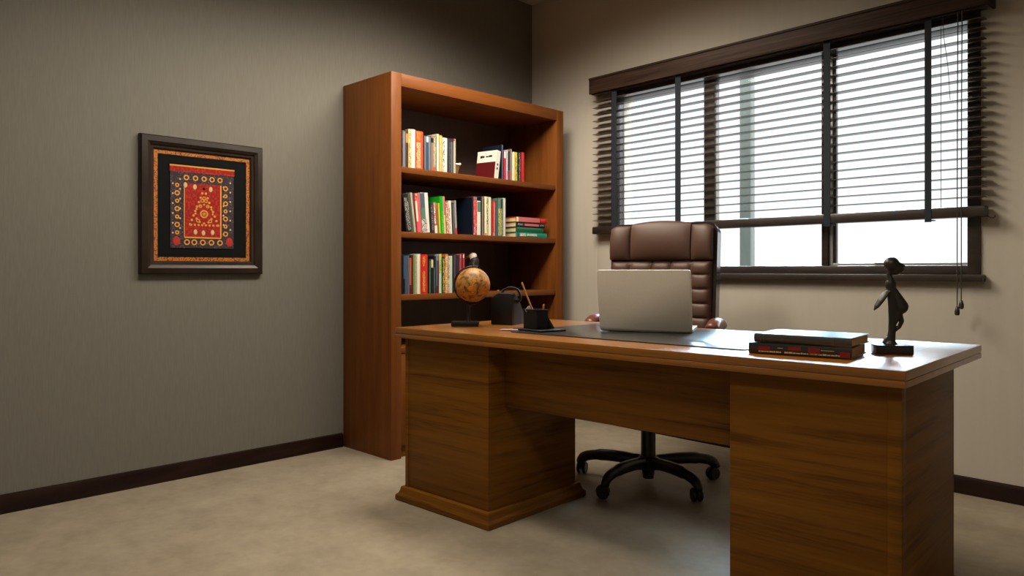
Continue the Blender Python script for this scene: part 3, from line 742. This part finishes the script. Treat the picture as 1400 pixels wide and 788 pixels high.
# ------------------------------------------------------------------ pen holder
hol = thing('pen_holder', 'black square pen cup on a flat tray beside the desk pad', 'pen holder', (-1.935, 2.12, ZD + .004), radians(-10))
bm = BM(); box(bm, -.185, 0, 0, .13, 0, .007, .002); obj('tray', bm, M_blk2, hol)
bm = BM()
cx0, cx1, cy0, cy1, ch = -.152, -.060, .030, .085, .086
for a in ((cx0, cx1, cy0, cy0 + .004), (cx0, cx1, cy1 - .004, cy1), (cx0, cx0 + .004, cy0, cy1), (cx1 - .004, cx1, cy0, cy1)):
    box(bm, *a, .007, ch, .001, 1)
box(bm, cx0, cx1, cy0, cy1, .006, .012)
box(bm, cx0 - .002, cx1 + .002, cy0 - .002, cy0 + .003, ch - .008, ch, .001); box(bm, cx1 - .003, cx1 + .002, cy0 - .002, cy1 + .002, ch - .008, ch, .001)
obj('cup', bm, M_blk2, hol)
bm = BM(); prism(bm, [(.085, .007), (.122, .007), (.119, .012), (.086, .058)], -.118, -.062, 'x', .001); obj('note_slot', bm, mat('black_glossy_metal', (0.012, 0.013, 0.015, 1), .22, .2), hol)

M_pencil = mat('pencil_paint', rgb(206, 140, 60), .45)
def pencil(label, a, b, r=.0036, group='pencils in the cup'):
    a, b = Vector(a), Vector(b); d = (b - a).normalized(); L = (b - a).length
    th = thing('pencil', label, 'pencil', a, 0, group)
    q = Vector((0, 0, 1)).rotation_difference(d); th.rotation_mode = 'QUATERNION'; th.rotation_quaternion = q
    bm = BM(); lathe(bm, [(r, .012), (r, L - .010)], 6); obj('shaft', bm, M_pencil, th, 20)
    bm = BM(); lathe(bm, [(.0008, 0.002), (r, .012)], 6); obj('tip', bm, mat('bare_wood_tip', rgb(190, 150, 100), .7), th)
    bm = BM(); lathe(bm, [(r * 1.03, L - .010), (r * 1.03, L - .002), (r * .8, L)], 12); obj('end_cap', bm, mat('pencil_end', rgb(224, 150, 44), .5), th)
pencil('long wooden pencil leaning out of the black cup', (-2.020, 2.2035, ZD + .0195), (-2.064, 2.150, .948))
pencil('short pencil standing in the right of the black cup', (-2.012, 2.213, ZD + .019), (-2.001, 2.213, .860))
bm = BM(); prism(bm, [(0, 0), (.022, -.004), (.026, .030), (.010, .040), (-.008, .026)], -.006, .006, 'y', .003)
o = obj('eraser', bm, mat('grey_eraser', rgb(150, 152, 150), .7)); place(o, (-2.058, 2.181, .812), TH); tag(o, 'pale grey eraser poking out of the black cup', 'eraser')
o.rotation_euler = (0, radians(-12), TH)
pen = thing('pen', 'slim lilac pen lying by the black tray', 'pen', (-2.146, 2.100, ZD + .0045), radians(38))
RX = Matrix.Rotation(pi / 2, 4, 'Y')
bm = BM(); lathe(bm, [(.0008, 0), (.0035, .014), (.004, .02), (.004, .098)], 12, RX); obj('barrel', bm, mat('lilac_pen', rgb(176, 160, 176), .4), pen)
bm = BM(); lathe(bm, [(.0044, .098), (.0044, .128), (.003, .131)], 12, RX); obj('cap', bm, mat('silver_pen_cap', rgb(190, 192, 200), .3, .5), pen)

# ------------------------------------------------------------------ books on the desk
def desk_book(label, loc, rz, w, d, t, cover, spine_fn=None):
    bt = .003
    o = None
    bm = BM(); box(bm, 0, w, 0, d, 0, bt, .0008, 1); box(bm, 0, w, 0, d, t - bt, t, .0008, 1)
    n = 10; arc = [(-.004 * sin(pi * k / n), t * k / n) for k in range(n + 1)]
    prism(bm, [(.004, 0)] + arc + [(.004, t)], 0, w, 'x')
    o = obj('book', bm, cover); tag(o, label, 'book', 'books stacked on the desk'); place(o, loc, rz)
    bm = BM(); box(bm, .004, w - .004, .004, d - .004, bt, t - bt); obj('page_block', bm, M_page, o, 0)
    if spine_fn: spine_fn(o, w, t)
    return o
def spine_red(o, w, t):
    for a, b, z0, z1 in ((.030, .064, .30, .72), (.115, .150, .50, .80), (.170, .202, .22, .80), (w - .030, w - .004, .12, .62)):
        bm = BM(); box(bm, a, b, -.0046, -.001, t * z0, t * z1)
        obj('spine_patch', bm, mat('red_print', rgb(136, 24, 28), .4), o, 0)
    bm = BM(); random.seed(3)
    x = .030
    while x < w - .035:
        L = random.uniform(.004, .011)
        if random.random() > .18: box(bm, x, x + L, -.0046, -.001, t * .20, t * (.29 + random.uniform(0, .05)))
        x += L + .002
    for a, b in ((.085, .10), (.205, .24)):
        box(bm, a, b, -.0048, -.001, t * .62, t * .66)
    obj('spine_lettering', bm, mat('cream_print', rgb(214, 196, 150), .5), o, 0)
M_bk1 = mat('black_gloss_cover', (0.018, 0.017, 0.016, 1), .3, coat=.6)
M_bk2 = mat('charcoal_cloth_cover', (0.030, 0.028, 0.024, 1), .32, coat=1.0, spec=.8)
desk_book('thick black book with red spine patches, lower of two on the desk', (-1.040, 2.064, ZD + .0008), radians(9), .285, .215, .032, M_bk1, spine_red)
def spine_bands(o, w, t):
    bm = BM()
    for x in (.02, .028, w - .052, w - .048): box(bm, x, x + .0015, -.0046, -.001, t * .1, t * .92)
    obj('spine_rules', bm, mat('dull_gilt', rgb(96, 86, 62), .4), o, 0)
desk_book('charcoal hardback resting on top of the red patched book', (-1.030, 2.080, ZD + .0335), radians(6), .272, .205, .026, M_bk2, spine_bands)

# ------------------------------------------------------------------ bronze figure
st = thing('bronze_statuette', 'dark bronze abstract bird woman statuette at the right of the desk', 'statuette', (-.731, 2.352, ZD + .0006), radians(34))
bm = BM(); box(bm, -.051, .051, -.03, .03, 0, .027, .002); obj('base', bm, mat('black_stone_base', (0.018, 0.018, 0.02, 1), .3, coat=.3), st)
k = .00221
def sp(u, v, y=0.0): return ((u - 1221) * k, y, (473.5 - v) * k * .98 + .026)
bm = BM()
# feet and straight column leg
tube(bm, [sp(1219.5, 473), sp(1219.5, 468), sp(1221, 455), sp(1221.5, 440), sp(1221, 420), sp(1220, 405)], [.020, .013, .0105, .0105, .0105, .011], 14, .9)
tube(bm, [sp(1211, 472), sp(1214, 466), sp(1222, 456), sp(1230, 449), sp(1233.5, 441), sp(1230, 430)], [.007, .006, .0052, .006, .0065, .009], 12)
# hip / wing bulge on the right
for f in range(9):
    q = f / 8
    ball(bm, sp(1223.5 + 9 * q, 399 + 22 * q, -.002), (.009 + .011 * q, .010 + .009 * q, .012 + .010 * q), 2)
ball(bm, sp(1233, 420), (.0175, .017, .019), 3); tube(bm, [sp(1231, 424), sp(1227, 434), sp(1223, 446)], [.016, .011, .007], 12)
# torso and neck
tube(bm, [sp(1221, 408), sp(1219.5, 398), sp(1219, 390), sp(1219.5, 384), sp(1217.5, 378), sp(1219, 370)], [.011, .0125, .013, .011, .007, .008], 14)
# wing leaf on the left
tube(bm, [sp(1218, 397, -.004), sp(1212, 404, -.006), sp(1206, 413, -.006), sp(1201, 421, -.006), sp(1197.5, 426.5, -.006)], [.007, .011, .0115, .009, .002], 14, .45, up=(.7, 0, .7))
# head with knob of hair
ball(bm, sp(1220, 363), (.017, .017, .019), 3); ball(bm, sp(1227, 367), (.017, .016, .016), 3); ball(bm, sp(1234, 366), (.008, .009, .008), 3); ball(bm, sp(1222, 356.5), (.010, .010, .008), 3)
ball(bm, sp(1224, 372), (.013, .012, .010), 3)
ball(bm, sp(1220.5, 363), (.022, .020, .022), 3); ball(bm, sp(1228, 368), (.019, .017, .018), 3); ball(bm, sp(1225, 372.5), (.014, .013, .012), 3)
ball(bm, sp(1219.5, 391), (.0155, .013, .020), 3)
f = obj('figure', bm, mat('dark_bronze', (0.034, 0.032, 0.026, 1), .38, .3, bump=.3, bscale=60), st); remesh(f, .0020, 2)

# ------------------------------------------------------------------ office chair
M_lea = mat('brown_leather', (0.090, 0.046, 0.033, 1), .5, bump=.15, bscale=500, coat=.0, spec=.4)
M_lea2 = mat('red_brown_arm_leather', (0.15, 0.045, 0.03, 1), .35, coat=.15)
M_pl = mat('black_plastic', (0.012, 0.012, 0.012, 1), .36)
chair = thing('office_chair', 'brown leather high back office chair behind the desk', 'chair', (-1.970, 2.910, 0), radians(14))
def puff_sheet(bm, xs, zs, y_of, amp, rnd, n=9, back=.02, edge=.035):
    """quilted sheet: cells between xs and zs swell towards -y"""
    t = bmesh.new(); X = []; Zz = []
    for a, b in zip(xs, xs[1:]):
        for i in range(n): X.append((a + (b - a) * i / n, i / n))
    X.append((xs[-1], 0.0))
    for a, b in zip(zs, zs[1:]):
        for i in range(n): Zz.append((a + (b - a) * i / n, i / n))
    Zz.append((zs[-1], 0.0))
    xm0, xm1, zm0, zm1 = xs[0], xs[-1], zs[0], zs[-1]
    G = []
    for z, fz in Zz:
        row = []
        for x, fx in X:
            pf = (max(0, sin(pi * fx)) ** .38) * (max(0, sin(pi * fz)) ** .38)
            e = min(x - xm0, xm1 - x) / edge; e = max(0, min(1, e)); e = 1 - (1 - e) ** 2
            e2 = min(z - zm0, zm1 - z) / edge; e2 = max(0, min(1, e2)); e2 = 1 - (1 - e2) ** 2
            row.append(t.verts.new((x, y_of(x, z) - amp * pf - rnd * min(e, e2), z)))
        G.append(row)
    nx, nz = len(X), len(Zz)
    for j in range(nz - 1):
        for i in range(nx - 1):
            t.faces.new((G[j][i], G[j][i + 1], G[j + 1][i + 1], G[j + 1][i]))
    # close with a back
    bk = [[t.verts.new((x, y_of(x, z) + back, z)) for x, _ in (X[0], X[-1])] for z, _ in (Zz[0], Zz[-1])]
    per = [G[0][i] for i in range(nx)] + [G[j][-1] for j in range(1, nz)] + [G[-1][i] for i in range(nx - 2, -1, -1)] + [G[j][0] for j in range(nz - 2, 0, -1)]
    ring2 = [t.verts.new((v.co.x, y_of(v.co.x, v.co.z) + back, v.co.z)) for v in per]
    for v in sum(bk, []): t.verts.remove(v)
    m = len(per)
    for i in range(m): t.faces.new((per[i], per[(i + 1) % m], ring2[(i + 1) % m], ring2[i]))
    t.faces.new(ring2)
    bmesh.ops.recalc_face_normals(t, faces=t.faces[:])
    merge(bm, t)
def yb(x, z): return .195 + (z - .60) * .10 - .028 * abs(x / .27) ** 2.2      # reclined, wings curl forward
XS = [-.274, -.174, -.062, .034, .137, .242]
ZS = [.555, .628, .699, .769, .838, .907, .977, 1.046]
bm = BM(); puff_sheet(bm, XS, ZS, yb, .014, .018); obj('backrest', bm, M_lea, chair, 60)
def head(bm, x0, x1, top, amp):
    t = bmesh.new(); n = 18; G = []
    for j in range(n + 1):
        fz = j / n; row = []
        for i in range(n + 1):
            fx = i / n; x = x0 + (x1 - x0) * fx
            zt = top(x); z = 1.050 + (zt - 1.050) * fz
            pf = max(0, sin(pi * (.02 + .96 * fx))) ** .3 * max(0, sin(pi * (.02 + .96 * fz))) ** .45
            row.append(t.verts.new((x, yb(x, z) - .012 - amp * pf, z)))
        G.append(row)
    for j in range(n):
        for i in range(n): t.faces.new((G[j][i], G[j][i + 1], G[j + 1][i + 1], G[j + 1][i]))
    per = G[0][:] + [G[j][-1] for j in range(1, n + 1)] + G[-1][-2::-1] + [G[j][0] for j in range(n - 1, 0, -1)]
    r2 = [t.verts.new((v.co.x, v.co.y + .055, v.co.z)) for v in per]; m = len(per)
    for i in range(m): t.faces.new((per[i], per[(i + 1) % m], r2[(i + 1) % m], r2[i]))
    t.faces.new(r2); bmesh.ops.recalc_face_normals(t, faces=t.faces[:]); merge(bm, t)
bm = BM(); head(bm, -.171, .134, lambda x: 1.244 - .014 * ((x + .018) / .15) ** 2, .045); obj('headrest', bm, M_lea, chair, 60)
for s in (-1, 1):
    xa, xb = (-.276, -.175) if s < 0 else (.138, .244)
    bm = BM(); head(bm, xa, xb, lambda x: 1.222 - .9 * max(0, abs(x + .017) - .225) ** 1.5 * 3, .034); obj('headrest_wing', bm, M_lea, chair, 60)
# dark shell behind, with a rounded top
t = bmesh.new(); outl = rrect(-.280, .262, .53, 1.232, .05, 5)
fr_ = [t.verts.new((x, yb(x, z) + .012, z)) for x, z in outl]; bk_ = [t.verts.new((x * .96 + .004, .195 + (z - .6) * .10 + .072, .88 + (z - .88) * .97)) for x, z in outl]
t.faces.new(fr_); t.faces.new(bk_[::-1])
for i in range(len(outl)): t.faces.new((fr_[i], bk_[i], bk_[(i + 1) % len(outl)], fr_[(i + 1) % len(outl)]))
bmesh.ops.recalc_face_normals(t, faces=t.faces[:])
obj('back_shell', t, mat('black_leather_shell', (0.020, 0.014, 0.013, 1), .25, coat=.3), chair, 40)
# seat
bm = BM(); box(bm, -.265, .265, -.285, .215, .44, .545, .045, 5); obj('seat', bm, M_lea, chair, 60)
bm = BM(); box(bm, -.22, .22, -.22, .18, .405, .445, .01); obj('seat_plate', bm, M_pl, chair)
for s in (-1, 1):
    bm = BM()
    tube(bm, smoothpath([(s * .305 - .02, .045, .722), (s * .305 - .02, .075, .738), (s * .305 - .02, .11, .748), (s * .302 - .02, .17, .746), (s * .295 - .02, .225, .735)], 5), [.018, .024] + [.028] * 18 + [.022], 14, 1.25)
    a = obj('armrest', bm, M_lea2, chair, 60)
    bm = BM(); tube(bm, smoothpath([(s * .295 - .02, .22, .722), (s * .302 - .02, .14, .718), (s * .305 - .02, .085, .70), (s * .305 - .02, .06, .64), (s * .298 - .02, .06, .55), (s * .29, .04, .46), (s * .20, .02, .425)], 5), .017, 10, 1.3)
    obj('arm_frame', bm, M_pl, a)
bm = BM(); tube(bm, smoothpath([(0, .10, .42), (0, .22, .44), (0, .262, .60), (0, .275, .75)], 5), .03, 10, 1.6); obj('back_bracket', bm, M_pl, chair)
bm = BM(); box(bm, -.09, .09, -.10, .12, .37, .41, .012); tube(bm, [(.08, 0, .39), (.24, 0, .385)], .006, 8); obj('tilt_mechanism', bm, M_pl, chair)
bm = BM(); lathe(bm, [(.026, .20), (.026, .372)], 20); lathe(bm, [(.034, .06), (.034, .27), (.028, .275)], 24); obj('lift_column', bm, M_pl, chair)
bm = BM(); lathe(bm, [(.024, .022), (.026, .03), (.030, .06), (.050, .072), (.052, .115), (.040, .128)], 24); obj('base_hub', bm, M_pl, chair)
for kk in range(5):
    a = radians(-17.2 - 14 + 72 * kk); ca, sa = cos(a), sin(a)
    pt = lambda r, z: (r * ca, r * sa, z)
    bm = BM(); tube(bm, smoothpath([pt(.035, .098), pt(.12, .106), pt(.22, .106), pt(.30, .094), pt(.332, .074), pt(.338, .052)], 5), [.030] * 3 + [.028] * 9 + [.024] * 8 + [.022] * 4 + [.020, .016], 12, .8, up=(0, 0, 1))
    obj('base_leg', bm, M_pl, chair, 60)
    bm = BM(); lathe(bm, [(.006, .045), (.006, .085)], 10, Matrix.Translation(pt(.334, 0)))
    ta = a + radians(70 + 37 * kk); wx, wy = cos(ta), sin(ta)
    cx, cy = .334 * ca + .012 * -wy, .334 * sa + .012 * wx
    RW = Matrix.Translation((cx, cy, .029)) @ Matrix.Rotation(ta, 4, 'Z') @ Matrix.Rotation(pi / 2, 4, 'Y')
    hood = [(.032 * cos(q), .032 * sin(q)) for q in [pi * i / 12 for i in range(13)]]
    prism(bm, hood, -.006, .006, 'x', mtx=Matrix.Translation((cx, cy, .029)) @ Matrix.Rotation(ta, 4, 'Z'))
    cst = obj('caster', bm, M_pl, chair)
    for s in (-1, 1):
        bm = BM(); z = s * .014
        lathe(bm, [(.010, -.0065), (.026, -.0075), (.029, -.004), (.029, .004), (.026, .0075), (.010, .0065)], 22, RW @ Matrix.Translation((0, 0, z)))
        obj('wheel', bm, M_pl, cst)

# ------------------------------------------------------------------ light
w = bpy.data.worlds.new('overcast_sky'); SC.world = w; w.use_nodes = True
nt = w.node_tree; bg = nt.nodes['Background']; bg.inputs['Color'].default_value = (0.93, 0.97, 1.0, 1)
# overcast sky: the zenith is several times brighter than the horizon
tc = nt.nodes.new('ShaderNodeTexCoord'); sx = nt.nodes.new('ShaderNodeSeparateXYZ'); nt.links.new(tc.outputs['Generated'], sx.inputs[0])
mr = nt.nodes.new('ShaderNodeMapRange'); mr.inputs['From Min'].default_value = .26; mr.inputs['From Max'].default_value = .75
mr.inputs['To Min'].default_value = 1.2; mr.inputs['To Max'].default_value = 30.0
nt.links.new(sx.outputs['Z'], mr.inputs['Value']); nt.links.new(mr.outputs[0], bg.inputs['Strength'])

def spot_light(name, loc, tgt, power, size=150, blend=.6, rad=.12, col=(1.0, .84, .64)):
    L = bpy.data.lights.new(name, 'SPOT'); L.energy = power; L.spot_size = radians(size); L.spot_blend = blend; L.shadow_soft_size = rad; L.color = col
    o = bpy.data.objects.new(name, L); COL.objects.link(o); o.location = loc
    o.rotation_euler = (Vector(tgt) - Vector(loc)).to_track_quat('-Z', 'Y').to_euler()
LC = (1.0, .87, .70)
spot_light('ceiling_and_fill_light', (-2.15, 1.40, 2.87), (-2.15, 1.41, 0), 165, 162, .5, .3, LC)
spot_light('ceiling_and_fill_light', (-2.45, 2.50, 2.87), (-2.45, 2.51, 0), 335, 162, .5, .55, LC)
spot_light('ceiling_and_fill_light', (-.2, .3, 2.87), (-.2, .31, 0), 95, 160, .6, .4, LC)  # added fill light near the camera for overall brightness, not a room fixture

sl = bpy.data.lights.new('hazy_sun', 'SUN'); sl.energy = 15.0; sl.angle = radians(34); sl.color = (.50, .78, 1.0)
so = bpy.data.objects.new('hazy_sun', sl); COL.objects.link(so); so.location = (-3.5, 7, 4)
so.rotation_euler = Vector((.52, -.86, -.48)).to_track_quat('-Z', 'Y').to_euler()

SC.cycles.caustics_reflective = False; SC.cycles.caustics_refractive = False
SC.view_settings.view_transform = 'Standard'; SC.view_settings.look = 'None'
SC.view_settings.exposure = 0.1; SC.view_settings.gamma = 1.0; SC.view_settings.use_curve_mapping = False
